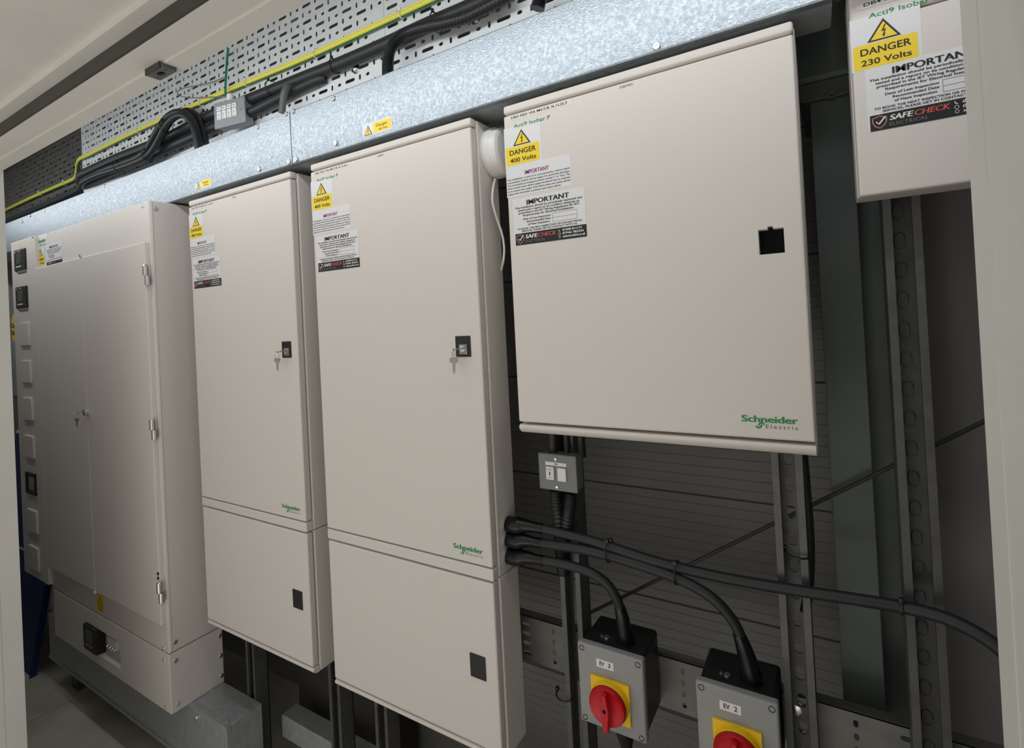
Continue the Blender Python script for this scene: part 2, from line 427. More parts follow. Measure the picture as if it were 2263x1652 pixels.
# ------------------------------------------------------------------ keys
def key_flat(mb, o, ux, uz, L=.030, hw=.0085, hh=.010):
    """flat key: head at top, blade hanging along -uz, in plane ux,uz"""
    o = Vector(o); n = ux.cross(uz).normalized()*.0009
    out = [(-hw*.7, 0), (hw*.7, 0), (hw, -.003), (hw*.95, -hh+.002), (hw*.8, -hh), (.0032, -hh-.0005), (.0032, -hh-.005), (.0022, -hh-.007), (.0028, -hh-.009), (.0018, -hh-.012),
           (.0024, -hh-.014), (.0012, -hh-.018), (0, -hh-.020), (-.0026, -hh-.018), (-.0032, -hh-.0005), (-hw*.8, -hh), (-hw*.95, -hh+.002), (-hw, -.003)]
    plate(mb, out, [slot(0, -.0032, .0036, .0036, 6)], lambda u, v, d: o+ux*u+uz*v+n*(d*1000-.5), .001)
def key_set(loc, label, dx=-.008):
    """key in the lock with a split ring and a spare key hanging from it; loc = keyhole on the lock face"""
    x, y, z = loc
    t = thing('key_set', label, 'keys', loc)
    k = MB(); plate(k, [(-.008, -.0085), (.010, -.0085), (.010, .0085), (-.008, .0085)], [slot(-.003, 0, .003, .003, 6)], lambda u, v, d: Vector((x+v*.7, y-.010+u, z+d+v*.12)), .0012)
    k.box(x-.0016, x+.0016, y-.002, y+.004, z-.0006, z+.0016)
    k.build('inserted_key', 'keymetal', t)
    rc = Vector((x+dx, y-.017, z-.0085)); R = .0095
    MB().tube([rc+Vector((math.sin(a)*R*.35, math.sin(a)*-R*.75, math.cos(a)*R)) for a in [i*math.pi/6 for i in range(12)]], .0009, 8, 4, closed=True).build('split_ring', 'chrome', t)
    h = MB(); key_flat(h, rc+Vector((0, .001, -R+.0035)), Vector((.97, .25, 0)).normalized(), Vector((0, 0, 1))); h.build('hanging_key', 'keymetal', t)
    return t

# ------------------------------------------------------------------ distribution boards
BW = .45
def board(X0, label, name_txt, tag_txt=None, lower=True, keys=None, zs=0., Y0=0., lab='std', aperture=False, ztop=.4715, zdoor=-.083):
    zb = -.7125 if lower else zdoor-.021 if lab == 'std' else zdoor
    zb += zs
    r = thing('distribution_board', label, 'electrical cabinet', (X0+BW/2, Y0+.045, zb), 'cream distribution boards along the wall')
    org = Vector((X0, Y0, zs))
    def B(*a, **k):
        m = MB(); a = list(a); a[0] += X0; a[1] += X0; a[2] += Y0; a[3] += Y0; a[4] += zs; a[5] += zs; m.box(*a, **k); return m
    dz0 = -.3545 if lower else zdoor
    e = B(-.001, BW+.001, .020, SF-Y0, (-.380 if lower else zdoor-.0205 if lab == 'std' else zdoor+.001), ztop-.0005, bev=.0025); e.build('enclosure', 'cream', r, org)
    if lower:
        B(-.001, BW+.001, .020, SF-Y0, -.7125, -.3818, bev=.0025).build('cable_box', 'cream', r, org)
    d = B(.0005, BW-.0005, 0, .0175, dz0, .453, bev=.0028, seg=3).build('door', 'cream', r, org)
    if aperture:
        cut(d, [(.3953, .4262, -.01, .03, .1678, .2015), (.4070, .4135, -.01, .03, .20, .2050)])
        p = B(.394, .4275, .0150, .0195, .166, .207).build('lock_opening', 'pit', d, org)
    B(0, BW, .0002, .0195, .4565, ztop, bev=.004, seg=3).build('top_bar', 'cream', r, org)
    def bot(z0, z1):
        pr = [(Y0+.0195, zs+z1), (Y0+.004, zs+z1)]+[(Y0+.0015+.018*(1-math.cos(t))-.0012, zs+z1-.004-(z1-z0-.004)*math.sin(t)) for t in [i*math.pi/2/7 for i in range(8)]]+[(Y0+.0195, zs+z0)]
        MB().prism(pr, X0, X0+BW, 'x', .0008, 1).build('bottom_bar', 'cream', r, org)
    if lower:
        B(0, BW, .0002, .0195, -.3793, -.3572, bev=.0022, seg=3).build('middle_bar', 'cream', r, org)
        ld = B(.0008, BW-.0012, .0008, .0175, -.6945, -.3832, bev=.0032, seg=3).build('cable_box_door', 'cream', r, org)
        bot(-.7125, -.6985)
        c = MB().box(X0+.388, X0+.423, Y0-.0012, Y0+.004, zs-.567, zs-.5235, .001).build('recessed_latch', 'black', ld, org)
    elif lab == 'std': bot(zdoor-.021, zdoor-.0045)
    pf = lambda dep: (lambda u, v: Vector((X0+u, Y0-dep, v+zs)))
    org2 = org
    f = pf(.0004)
    dz = 0 if lab == 'std' else .0285
    nl = flat(rrect(.0085, .132, .4420+dz, .4520+dz, .0005), pf(.0002)).build('name_tape', 'clearpaper', d, org)
    t = MB(); text(t, name_txt, .0162, .1234, .4450+dz, .0040, f, .012)
    if tag_txt: text(MB(), tag_txt, .2136, .2136+.0042*len(tag_txt), .4450+dz, .0032, f).build('circuit_lettering', 'greyink', r, org)
    # lettering of the board sits on the door itself
    nl.parent = r; nl.location = org-r.location
    t.build('name_lettering', 'ink', r, org)
    text(MB(), 'Acti9 Isobar P', .0206, .0916, .4282+dz, .0060, f, .006).build('range_lettering', 'green', r, org)
    if lab == 'std':
        danger_label(r, pf, org); notice_label(r, pf, org); inspection_label(r, pf, org)
    else:
        danger_label(r, pf, org, .0290, '230'); inspection_label(r, pf, org, .0885, .003)
    maker_logo(r, pf, org, -.2720 if lower else 0.) if lab == 'std' else None
    if lower:
        lk = MB().box(X0+.3915, X0+.4262, Y0-.0015, Y0+.004, zs+.031, zs+.070, .001).build('lock', 'black', r, org)
        MB().box(X0+.4005, X0+.4190, Y0-.003, Y0-.001, zs+.0355, zs+.0545, .0008).build('lock_plate', 'keymetal', lk, org)
        MB().cyl((X0+.4095, Y0-.003, zs+.0465), (X0+.4095, Y0-.0055, zs+.0465), .0062).build('lock_cylinder', 'chrome', lk, org)
    return r
b1 = board(-1.0442, 'tall cream distribution board labelled DB1, just right of the wide two-door panel', 'DB1 FED VIA MCCB 1L1L2L3', 'DBGF')
b2 = board(-.5208, 'tall cream distribution board labelled DB2, middle of the row', 'DB2 FED VIA MCCB 2L1L2L3', 'DBFF')
b3 = board(0., 'short cream distribution board labelled DB3 with a square black lock hole', 'DB3 FED VIA MCCB 3L1L2L3', 'DBMEC', lower=False, aperture=True)
b4 = board(.5128, 'cream board with a 230 Volts danger sticker, partly behind the right door jamb', 'DB4 FED VIA DBMEC L1', None, lower=False, Y0=.028, lab='b4', ztop=.503, zdoor=.2325)
key_set((-1.0442+.4095, -.0055, .0465), 'key ring with spare key hanging from the lock of the DB1 board')
key_set((-.5208+.4095, -.0055, .0465), 'key ring with spare key hanging from the lock of the DB2 board')

# ------------------------------------------------------------------ two-door panelboard
PF = -.0615; PD = -.0745
def screw_head(mb, p, d, r=.0045, h=.002):
    mb.lathe(p, d, [(0, 0), (r, 0), (r, h*.4), (r*.8, h), (r*.3, h), (r*.25, h*.6), (0, h*.6)], 14)
def panelboard():
    xl, xr, xc = -1.942, -1.130, -2.172
    r = thing('panelboard', 'wide two-door cream panelboard with a column of meters on its left', 'electrical cabinet', ((xl+xr)/2, 0, -.951))
    MB().box(xl, xr, PF, SF, -.7835, .4785, .003).build('body', 'cream', r)
    m = MB()      # folded corner posts, proud of the side
    m.box(xr-.004, xr+.0012, PF+.004, PF+.0095, -.78, .476, .0015); m.build('corner_post', 'cream', r)
    MB().box(xc, xl+.008, PD, .05, -.7670, .4790, .003).build('meter_column', 'cream', r)
    xs = -1.5525
    for a, b in ((xl+.006, xs-.0007), (xs+.0007, -1.1365)):
        d = MB().box(a, b, PD, PF+.001, -.7020, .3610, .003).build('door', 'cream', r)
        if b > -1.3:
            for z in (.267, -.1595, -.6075):
                h = MB(); hx = -1.1335
                h.cyl((hx, PD-.001, z+.0005), (hx, PD-.001, z+.0265), .0072); h.cyl((hx+.003, PD+.002, z-.0265), (hx+.003, PD+.002, z-.0005), .0072)
                h.lathe((hx, PD-.001, z+.0265), (0,0,1), [(.0072, 0), (.005, .003), (0, .004)], 16)
                h.build('hinge', 'chrome', d)
            k = MB()
            for z in (-.5570, -.5695): k.cyl((-1.1405, PD, z), (-1.1405, PD-.0012, z), .0045)
            k.build('rubber_plug', 'black', d)
            l = MB().cyl((-1.5513, PD, -.132), (-1.5513, PD-.010, -.132), .010, .0095)
            l.build('lock', 'chrome', d)
            g = MB()
            g.cyl((-1.5525, PD+.002, .3655), (-1.5525, PD-.003, .3655), .005); g.build('door_stud', 'chrome', d)
            g = MB(); g.cyl((-1.5510, PD+.002, -.7035), (-1.5510, PD-.004, -.7035), .0045); g.build('door_stud', 'white', d)
    pb = MB().box(xl, xr, PF, SF, -.951, -.7865, .0025).build('base_box', 'cream', r)
    cut(pb, [(-1.672-r.location.x, -1.430-r.location.x, PF-.02-r.location.y, PF+.020-r.location.y, -.917-r.location.z, -.8335-r.location.z)])
    mt = MB().box(-1.671, -1.577, PF-.009, PF+.018, -.9145, -.8350, .002).build('meter', 'black', pb)
    MB().box(-1.650, -1.602, PF-.0098, PF-.008, -.8850, -.8445).build('meter_screen', 'lcd', pb)
    k = MB()
    for i in range(4): k.cyl((-1.647+i*.0135, PF-.009, -.8955), (-1.647+i*.0135, PF-.011, -.8955), .0042, seg=12)
    k.build('meter_buttons', 'midgrey', pb)
    MB().box(-1.545, -1.480, PF+.010, PF+.020, -.8830, -.8530, .003).build('terminal_block', 'white', pb)
    k = MB()
    for i in range(4): k.cyl((-1.538+i*.017, PF+.012, -.879), (-1.538+i*.017, PF+.006, -.883), .005, seg=12)
    k.build('terminal_screw', 'chrome', pb)
    # column of meters and blanks
    for z0, z1 in ((.3665, .4440), (.2265, .3065)):
        b = MB().box(-2.1300, -2.0160, PD-.0045, PD, z0, z1, .0035, 3).build('meter', 'black', r)
        MB().box(-2.105, -2.058, PD-.0050, PD-.0040, z0+.026, z1-.014).build('meter_screen', 'lcd', b)
        k = MB()
        for i in range(4): k.box(-2.108+i*.0135, -2.098+i*.0135, PD-.0052, PD-.0040, z0+.012, z0+.0165)
        k.poly([(-2.122, PD-.0048, z1-.006), (-2.108, PD-.0048, z1-.006), (-2.114, PD-.0048, z1-.012)])
        k.box(-2.090, -2.064, PD-.0049, PD-.0043, z1-.0085, z1-.0065)
        k.build('meter_marking', 'white', b)
        MB().box(-2.105, -2.020, PD-.0030, PD, z0-.010, z0+.002, .001).build('meter_foot', 'midgrey', b)
    for z0, z1 in ((.087, .171), (-.050, .032), (-.187, -.1045), (-.325, -.244), (-.598, -.516), (-.734, -.650)):
        MB().box(-2.1005, -2.0085, PD-.0065, PD+.001, z0, z1, .002).build('blank_plate', 'cream', r)
    w = MB(); x0, x1, z0, z1 = -2.1045, -2.010, -.4590, -.3817
    for q in ((x0, x0+.007, z0, z1), (x1-.007, x1, z0, z1), (x0, x1, z0, z0+.006), (x0, x1, z1-.006, z1)): w.box(q[0], q[1], PD-.005, PD+.001, q[2], q[3], .0008)
    w = w.build('viewing_window', 'black', r)
    MB().box(x0+.006, x1-.006, PD-.0015, PD+.0005, z0+.005, z1-.005).build('window_pane', 'lcd', w)
    MB().box(x0+.028, x1-.022, PD-.0030, PD-.0010, z0+.018, z1-.014).build('window_card', 'cab', w)
    # stickers above the door
    pf = lambda dep: (lambda u, v: Vector((u, PF-dep, v)))
    P = lambda x, y: at(x, y, Y=PF)
    def q(x0, y0, x1, y1):
        a = P(x0, y0); b = P(x1, y1); return a.x, b.x, b.z, a.z
    a0 = P(81, 521).z; 
    xa, xb = P(80, 540).x, P(104, 532).x
    ml = flat(rrect(xa, xb, P(92, 544).z, P(92, 518).z, .001), pf(.0002)).build('maker_label', 'white', r)
    text(MB(), 'Schneider', xa+.008, xb-.008, P(92, 536).z, .013, pf(.0005), .03).build('lettering', 'green', ml)
    text(MB(), 'Electric', xa+.035, xb-.008, P(92, 543).z, .008, pf(.0005), 0).build('lettering', 'teal', ml)
    xa, xb = P(81, 570).x, P(99, 565).x; z0, z1 = P(90, 588).z, P(90, 546).z
    dl = flat(rrect(xa, xb, z0, z1, .001), pf(.0003)).build('danger_label', 'paper', r)
    zm = z0+(z1-z0)*.50
    flat(rrect(xa+.002, xb-.002, z0+.001, zm, .002), pf(.0004)).build('yellow_panel', 'yellow', dl)
    warn_triangle(dl, xa+.016, xb-.016, zm+.002, z1-.004, pf, None)
    t = MB(); text(t, 'DANGER', xa+.008, xb-.008, z0+.019, .009, pf(.0006), .02); text(t, '400 Volts', xa+.008, xb-.008, z0+.006, .008, pf(.0006), .02); t.build('lettering', 'ink', dl)
    xa, xb = P(101, 560).x, P(137, 555).x; z0, z1 = P(118, 583).z, P(118, 538).z; w_ = xb-xa; h_ = z1-z0
    il = flat(rrect(xa, xb, z0, z1, .001), pf(.0003)).build('inspection_label', 'paper', r)
    t = MB(); text(t, 'IMPORTANT', xa+.26*w_, xa+.80*w_, z1-.19*h_, .105*h_, pf(.0005), .03)
    for i, (b, u0, u1) in enumerate((("This installation should be periodically inspected and", .06, .97), ("tested and a report on its condition obtained, as", .1, .94), ("prescribed in the IET Wiring Regulations BS 7671", .1, .94), ("Requirements for Electrical Installations.", .17, .87))):
        text(t, b, xa+u0*w_, xa+u1*w_, z1-(.27+.065*i)*h_, .038*h_, pf(.0005), .02)
    for i, b in enumerate(("Date of Last Inspection", "Recommended Date", "of Next Inspection")): text(t, b, xa+(.14+.06*i)*w_, xa+.54*w_, z1-(.55+.065*i)*h_, .038*h_, pf(.0005), .02)
    text(t, "TO BOOK THE NEXT INSPECTION OR FOR ELECTRICAL", xa+.08*w_, xa+.96*w_, z1-.78*h_, .034*h_, pf(.0005), .02)
    t.build('lettering', 'ink', il)
    flat([(xa+.05*w_, z0), (xb, z0), (xb, z0+.15*h_), (xa+.05*w_, z0+.15*h_)], pf(.0005)).build('footer_band', 'ink', il)
    text(MB(), 'SAFE', xa+.17*w_, xa+.37*w_, z0+.05*h_, .06*h_, pf(.0007), .03, .2).build('footer_name', 'white', il)
    text(MB(), 'CHECK', xa+.37*w_, xa+.62*w_, z0+.05*h_, .06*h_, pf(.0007), .02, .2).build('footer_name', 'redink', il)
    # small warning below the door
    yl = flat([(-1.578, -.7720), (-1.531, -.7720), (-1.531, -.7190), (-1.578, -.7190)], pf(.0002)).build('warning_label', 'yellow', r)
    warn_triangle(yl, -1.575, -1.534, -.7520, -.7220, pf, None)
    k = MB()
    for i, z in enumerate((-.7575, -.7625, -.7675)): k.ribbon([(-1.573, z), (-1.537, z)], .0018, pf(.0004))
    k.build('small_print', 'fadedink', yl)
    sm = MB(); sm2 = MB()
    hx = at(46, 541, Y=PD)
    pf2 = lambda dep: (lambda u, v: Vector((u, PD-dep, v)))
    wl = flat([(hx.x-.009, .4485), (hx.x+.009, .4485), (hx.x, .4700)], pf2(.0002)).build('warning_label', 'yellow', r)
    # screws
    sc = []
    for x, z in ((-1.1593, -.7751), (-1.1596, -.8067), (-1.1596, -.939), (-1.9345, -.7676), (-1.9346, -.8064), (-1.9332, -.9400), (-1.1632, .4660)):
        s = MB(); screw_head(s, (x, PF, z), (0,-1,0), .0048); sc.append(s.build('screw', 'chrome', r))
    for y, z in ((-.0443, -.759), (-.0453, -.810), (-.0444, -.9313), (-.0457, .4564), (.078, -.8086), (.078, -.8683), (.078, -.928)):
        s = MB(); screw_head(s, (xr, y, z), (1,0,0), .0062, .003); sc.append(s.build('screw', 'chrome', r))
    for p in ((92-18, 523), (103, 1289)):
        q_ = at(p[0], p[1], Y=PD); s = MB(); screw_head(s, (min(q_.x, xl-.004), PD, q_.z), (0,-1,0), .0048); s.build('screw', 'chrome', r)
    return r
panelboard()
key_set((-1.5513, PD-.010, -.132), 'key ring with spare key hanging from the wide two-door panelboard lock', -.006)

# ------------------------------------------------------------------ galvanised trunking above the boards
TZ0, TZ1, TY1 = .4845, .607, .0865
def danger_strip(par, x0, x1, z0, z1):
    pf = lambda dep: (lambda u, v: Vector((u, -.0022-dep, v)))
    a = flat([(x0, z0), (x1, z0), (x1, z1), (x0, z1)], pf(.0002)).build('danger_label', 'paper', par)
    w = x1-x0; h = z1-z0
    warn_triangle(a, x0+.05*w, x0+.34*w, z0+.08*h, z1-.14*h, pf, None)
    flat(rrect(x0+.38*w, x1-.03*w, z0+.12*h, z1-.10*h, .002), pf(.0004)).build('yellow_panel', 'yellow', a)
    t = MB(); text(t, 'Danger', x0+.48*w, x0+.86*w, z0+.52*h, .24*h, pf(.0006), .005); text(t, '400 Volts', x0+.55*w, x0+.85*w, z0+.22*h, .14*h, pf(.0006), .01); t.build('lettering', 'fadedink', a)
def trunk(x0, x1, label, screws, strip=None, z0=TZ0, z1=TZ1, y0=0., tilt=0.):
    r = thing('cable_trunking', label, 'trunking', ((x0+x1)/2, (y0+TY1)/2, z0), 'galvanised trunking run above the boards')
    MB().box(x0, x1, y0+.001, TY1, z0, z1, .0015).build('trunking_body', 'galvdull', r)
    lid = MB()
    prof = [(y0+.012, z0-.0012), (y0-.0008, z0-.0012), (y0-.0022, z0+.001), (y0-.0022-tilt, z1-.001), (y0-.0008, z1+.0012), (y0+.014, z1+.0012), (y0+.014, z1+.0004), (y0, z1), (y0, z0), (y0+.012, z0-.0004)]
    lid.prism(prof, x0+.0006, x1-.0006, 'x'); lid.build('trunking_lid', 'galv', r, angle=.9)
    for x, z in screws:
        s = MB(); screw_head(s, (x, y0-.0022, z), (0,-1,0), .0062, .003); s.build('screw', 'chrome', r)
    if strip: danger_strip(r, *strip)
    return r
trunk(-3.18, -2.1830, 'short galvanised trunking section at the far left above the meter column', [(-2.30, .589), (-2.21, .60)])
trunk(-2.1822, -.5800, 'long galvanised trunking section over the panelboard with a small danger label', [(-.7037, .600), (-.7062, .4960), (-.592, .604), (-.590, .4915), (-2.06, .598), (-1.55, .602)], (-1.000, -.921, .4930, .5170), tilt=.0010)
trunk(-.5792, .4950, 'galvanised trunking section above the DB2 and DB3 boards, brightest streak of light', [(-.4282, .598), (-.4278, .4995), (-.5660, .604), (-.5640, .4915), (.2736, .4905)], (-.3450, -.2610, .4925, .5190))
trunk(.5000, 1.25, 'unseen galvanised trunking section, added and raised to shade the top of the right board', [], None, .518, .64, -.038)  # unseen section, added and shaped to throw the shadow across the top of DB4

# ------------------------------------------------------------------ perforated trays
def hole_rows(x0, x1, z0, z1, vref, order, zref=.7123):
    hs = []; k0 = math.ceil((z0+.008-zref)/.0215)
    k = k0
    while zref+k*.0215 < z1-.008:
        z = zref+k*.0215; ph = vref+(.0488 if k % 2 else 0)
        n = math.floor((x0-ph)/.0975)-1
        while ph+n*.0975 < x1:
            b = ph+n*.0975
            for dx, w, h in ((0, .0065, .0140), (order[0], .0335, .0080), (order[1], .0120, .0075)):
                if x0+.5*w+.003 < b+dx < x1-.5*w-.003: hs.append(slot(b+dx, z, w, h, 3))
            n += 1
        k += 1
    return hs
def tray(x0, x1, y, z0, z1, vref, order, label, bolts=(), mt='tray'):
    r = thing('cable_tray', label, 'cable tray', ((x0+x1)/2, y, z0), 'perforated cable tray along the top of the wall')
    m = MB(); plate(m, [(x0, z0), (x1, z0), (x1, z1), (x0, z1)], hole_rows(x0, x1, z0, z1, vref, order), lambda u, v, d: Vector((u, y+d, v)), .0012)
    m.box(x0, x1, y-.02, y, z1, z1+.0015); m.build('perforated_sheet', mt, r, angle=.5)
    for x, z in bolts:
        b = MB(); b.cyl((x, y, z), (x, y-.0015, z), .0115); b.lathe((x, y-.0015, z), (0,-1,0), [(.0065, 0), (.006, .004), (.003, .0062), (0, .0065)], 16); b.build('bolt', 'chrome', r)
tray(-2.000, -.3660, .10, .612, .985, -.4038+.0975*0-.0488*0+.0, (-.034, .0265), 'perforated steel tray section over the panelboard, behind the black cables', [(-.4630, .7120)])
tray(-.3650, 1.30, .10, .612, .985, -.3253, (.034, .071), 'perforated steel tray section at the top centre, right of its seam', [(-.1130, .7120)])
tray(-3.18, -2.010, .165, .612, .985, -2.40, (.034, .071), 'darker set-back perforated tray section at the far top left', (), 'lowtray')  # shade of the set-back position is put into its darker steel colour

# ------------------------------------------------------------------ cables on the tray
def cable(name, pts, r, m, label, cat='cable', group=None, seg=12, n=8, rf=None):
    P = [at(x, y, Y=Y) for x, y, Y in pts]
    t = MB().tube(P, r, seg, n, rf); o = t.build(name, m, None, world=P[len(P)//2]); tag(o, label, cat, group); return o
def corrug(t, nrib): return 1+.13*math.cos(t*nrib*2*math.pi)
def flexible(pts, r, label, ribs, group=None, m='flex'):
    P = [at(x, y, Y=Y) for x, y, Y in pts]
    mb = MB(); n = max(8, int(ribs*5/(len(P)-1))); tot = n*(len(P)-1); mb.tube(P, r, 12, n, lambda t: corrug(t, ribs))
    o = mb.build('flexible_conduit', m, None, world=P[len(P)//2], angle=1.5); return tag(o, label, 'conduit', group)
# earth wire
EW = [(4, 469, .15), (60, 442, .15), (120, 415, .15), (158, 399, .15), (168, 391, .148), (171, 378, .135), (172, 363, .11), (178, 352, .094), (192, 345, .090), (240, 321, .090), (300, 291.5, .09), (360, 264, .09), (430, 233.5, .09), (500, 203, .09), (560, 178, .09), (640, 145, .09), (720, 110, .09), (800, 73, .09), (890, 31, .09), (965, -4, .09), (1050, -45, .09)]
PE = [at(x, y, Y=Y) for x, y, Y in EW]
ew = thing('earth_cable', 'thick yellow and green earth cable running along the perforated tray', 'cable', PE[10])
MB().tube(PE, .0066, 12, 8).build('green_sheath', 'wg', ew)
MB().tube([p+Vector((0, -.0030, -.0006)) for p in PE], .0052, 12, 8).build('yellow_stripe', 'wy', ew)
MB().tube([p+Vector((0, -.0050, .0052)) for p in PE], .0017, 8, 8).build('yellow_stripe', 'wy', ew)
cable('earth_wire', [(4, 466, .15), (60, 438, .15), (86, 425, .15), (120, 408, .15), (138, 404, .149)], .003, 'wg', 'thin green earth wire beside the yellow cable at the far left', 'cable')
# main black cables along the tray
G = 'black cables along the tray'
cable('armoured_cable', [(2, 494, .13), (90, 457, .13), (172, 420, .13), (182, 411, .10), (260, 376, .075), (340, 342, .075), (420, 306, .078), (480, 279, .08), (560, 246, .08), (600, 226, .08), (650, 201, .085), (700, 178, .085), (720, 172, .094)], .0135, 'cable', 'lower black cable of the pair lying along the tray behind the switch box', 'cable', G)
cable('armoured_cable', [(178, 390, .10), (186, 383, .08), (260, 349, .08), (340, 318, .08), (400, 290, .082), (470, 254, .085), (560, 217, .083), (620, 193, .083), (680, 169, .083), (740, 146, .083), (800, 121, .083), (860, 95, .083), (940, 58, .083), (1030, 20, .083), (1120, -20, .083)], .0155, 'cable', 'upper black cable lying along the whole length of the tray', 'cable', G)
cable('armoured_cable', [(178, 414, .09), (184, 402, .06), (220, 385, .055), (262, 372, .055), (310, 354, .05), (332, 338, .045), (350, 310, .04), (362, 286, .035), (378, 265, .035), (398, 254, .04), (418, 262, .045), (430, 286, .045), (436, 312, .045), (438, 330, .045)], .0095, 'cable', 'front black cable looping up and down into the trunking, inner loop', 'cable', 'looped cables left of the switch box')
cable('armoured_cable', [(180, 404, .09), (188, 396, .065), (225, 378, .06), (262, 364, .06), (305, 347, .055), (324, 330, .05), (340, 302, .045), (356, 275, .042), (376, 254, .042), (398, 247, .048), (420, 257, .052), (433, 278, .052), (440, 305, .052), (442, 325, .052)], .0095, 'cable', 'black cable looping over into the trunking, just outside the inner loop', 'cable', 'looped cables left of the switch box')
cable('armoured_cable', [(330, 338, .07), (352, 310, .065), (372, 276, .06), (392, 252, .062), (415, 244, .066), (434, 254, .07), (446, 276, .07), (452, 300, .07), (456, 318, .07)], .0085, 'cable', 'outermost black cable of the looped bunch left of the switch box', 'cable', 'looped cables left of the switch box')
cable('armoured_cable', [(178, 408, .10), (174, 400, .11), (178, 392, .10)], .012, 'cable', 'short black cable bend at the step in the tray, far left', 'cable', G)
cable('drop_cable', [(660, 188, .090), (646, 191, .08), (635, 194, .066), (629, 204, .06), (626, 220, .06), (623, 250, .06)], .0085, 'darksteel', 'short dark grey cable bending down into the trunking right of the switch box')
flexible([(857, 165, .05), (857, 143, .05), (859, 122, .05), (868, 98, .052), (886, 80, .055), (912, 68, .058), (945, 59, .06), (985, 51, .062), (1030, 38, .065), (1075, 16, .066), (1130, -12, .067)], .0115, 'black corrugated conduit curving up out of the trunking at top centre', 60)
flexible([(1188, 20, .05), (1192, 2, .05), (1202, -18, .05), (1220, -35, .052)], .0115, 'second black corrugated conduit cut off by the top edge of the picture', 14)
cable('grey_wire', [(497, 170, .088), (470, 181, .085), (440, 188, .08), (412, 193, .075), (397, 199, .07), (392, 205, .07), (398, 212, .072), (420, 216, .075), (455, 215.5, .08), (487, 213.5, .084), (497, 213, .085)], .0016, 'wgrey', 'thin grey wire looped in front of the perforated tray', n=6, seg=8)
cable('green_cable', [(504.5, 107, .075), (502, 130, .073), (500, 160, .071), (498.5, 185, .07), (498, 206, .07)], .0030, 'teal', 'green cable hanging down to the white gland of the switch box')
# ties
def tie(px, py, Y, rx, ang, label, m='black', head=True):
    """cable tie: a band round a cable that runs along X, tilted by ang"""
    c = at(px, py, Y=Y); mb = MB(); d = Vector((math.cos(ang), 0, math.sin(ang)))
    up = Vector((-math.sin(ang), 0, math.cos(ang)))
    pts = [c+Vector((0, -1, 0))*rx*math.cos(a)+up*rx*math.sin(a)*1.0 for a in [i*math.pi/8 for i in range(16)]]
    mb.tube(pts, .0013, 6, 2, closed=True)
    if head: h = c+up*rx*.9+Vector((0, -rx*.5, .002)); mb.box(h.x-.003, h.x+.003, h.y-.003, h.y+.002, h.z-.003, h.z+.004, .0008)
    return tag(mb.build('cable_tie', m, None, world=c), label, 'cable tie', 'cable ties')
for px, py, Y, rx, lb in ((306, 289, .087, .0085, 'white cable tie on the earth cable left of the black loops'), (443, 228, .087, .0085, 'white cable tie on the earth cable just left of the switch box'), (545, 184, .087, .0085, 'white cable tie on the earth cable just right of the switch box'), (697, 120, .087, .0085, 'white cable tie on the earth cable above the right trunking seam'), (887, 32, .087, .0085, 'white cable tie on the earth cable near the top edge'), (88, 428, .147, .0085, 'white cable tie on the earth cable, second from the far left'), (142, 405, .147, .0085, 'white cable tie on the earth cable just before its step')):
    tie(px, py, Y, rx, 0., lb, 'white')
for px, py, Y, rx, lb in ((367, 280, .038, .019, 'black cable tie round the rising part of the looped cables'), (326, 342, .05, .018, 'black cable tie at the foot of the looped cables'), (262, 368, .058, .017, 'black cable tie round the flat bundle left of the loops'), (602, 196, .083, .021, 'black cable tie round the cables right of the switch box'), (740, 146, .083, .0175, 'black cable tie on the upper cable above the right trunking section'), (964, 50, .07, .020, 'black cable tie where corrugated conduit meets the upper cable'), (458, 262, .083, .021, 'black cable tie round the cables left of the switch box')):
    tie(px, py, Y, rx, 0., lb)

# ------------------------------------------------------------------ grid switch on the trunking
def grid_switch():
    p = at(471.3, 234, Y=.040); q = at(539, 205, Y=.060); zb, zt = .6555, (p.z+q.z)/2
    ux = Vector((q.x-p.x, q.y-p.y, 0)); W = ux.length; ux.normalize(); n = Vector((ux.y, -ux.x, 0)); H = .0735
    o = Vector((p.x, p.y, (at(473, 291, Y=.04).z+at(542, 264, Y=.06).z)/2)); H = zt-o.z
    f = lambda u, v, d: o+ux*u+Vector((0, 0, v))+n*d
    R = Matrix(((ux.x, -n.x, 0, o.x), (ux.y, -n.y, 0, o.y), (0, 0, 1, o.z), (0, 0, 0, 1)))
    r = thing('grid_switch', 'grey four-way switch box standing above the trunking with white rockers', 'switch', o+ux*W/2)
    MB().box(.003, W-.003, .006, .033, .002, H-.002, .004, rot=R).build('back_box', 'mgrey', r)
    fp = MB().box(0, W, 0, .007, 0, H, .003, rot=R).build('front_plate', 'mgrey', r)
    for i in range(4):
        u0 = W*(.135+.165*i)
        for v0, v1 in ((H*.30, H*.62), (H*.645, H*.80)):
            MB().box(u0, u0+W*.13, -.0035, .001, v0, v1, .001, rot=R).build('rocker' if v0 < H*.5 else 'label_insert', 'white', r)
        g = MB()
        g.box(u0+W*.060, u0+W*.070, -.0040, -.003, H*.42, H*.52, rot=R); g.box(u0+W*.035, u0+W*.09, -.0040, -.003, H*.70, H*.725, rot=R); g.box(u0+W*.035, u0+W*.09, -.0040, -.003, H*.335, H*.35, rot=R)
        g.build('rocker_marking', 'greyink', r)
    for u in (W*.07, W*.90):
        s = MB(); screw_head(s, f(u, H*.5, 0), n, .0028, .0015); s.build('plate_screw', 'chrome', r)
    g = MB(); c = f(W*.40, H, -.018)
    g.lathe(c-Vector((0, 0, .002)), (0, 0, 1), [(0, 0), (.0105, 0), (.0105, .012), (.0085, .0125), (.0085, .016), (.0100, .017), (.0100, .023), (.006, .027), (0, .027)], 18)
    plabel(g.build('cable_gland', 'white', r), 'white cable gland')
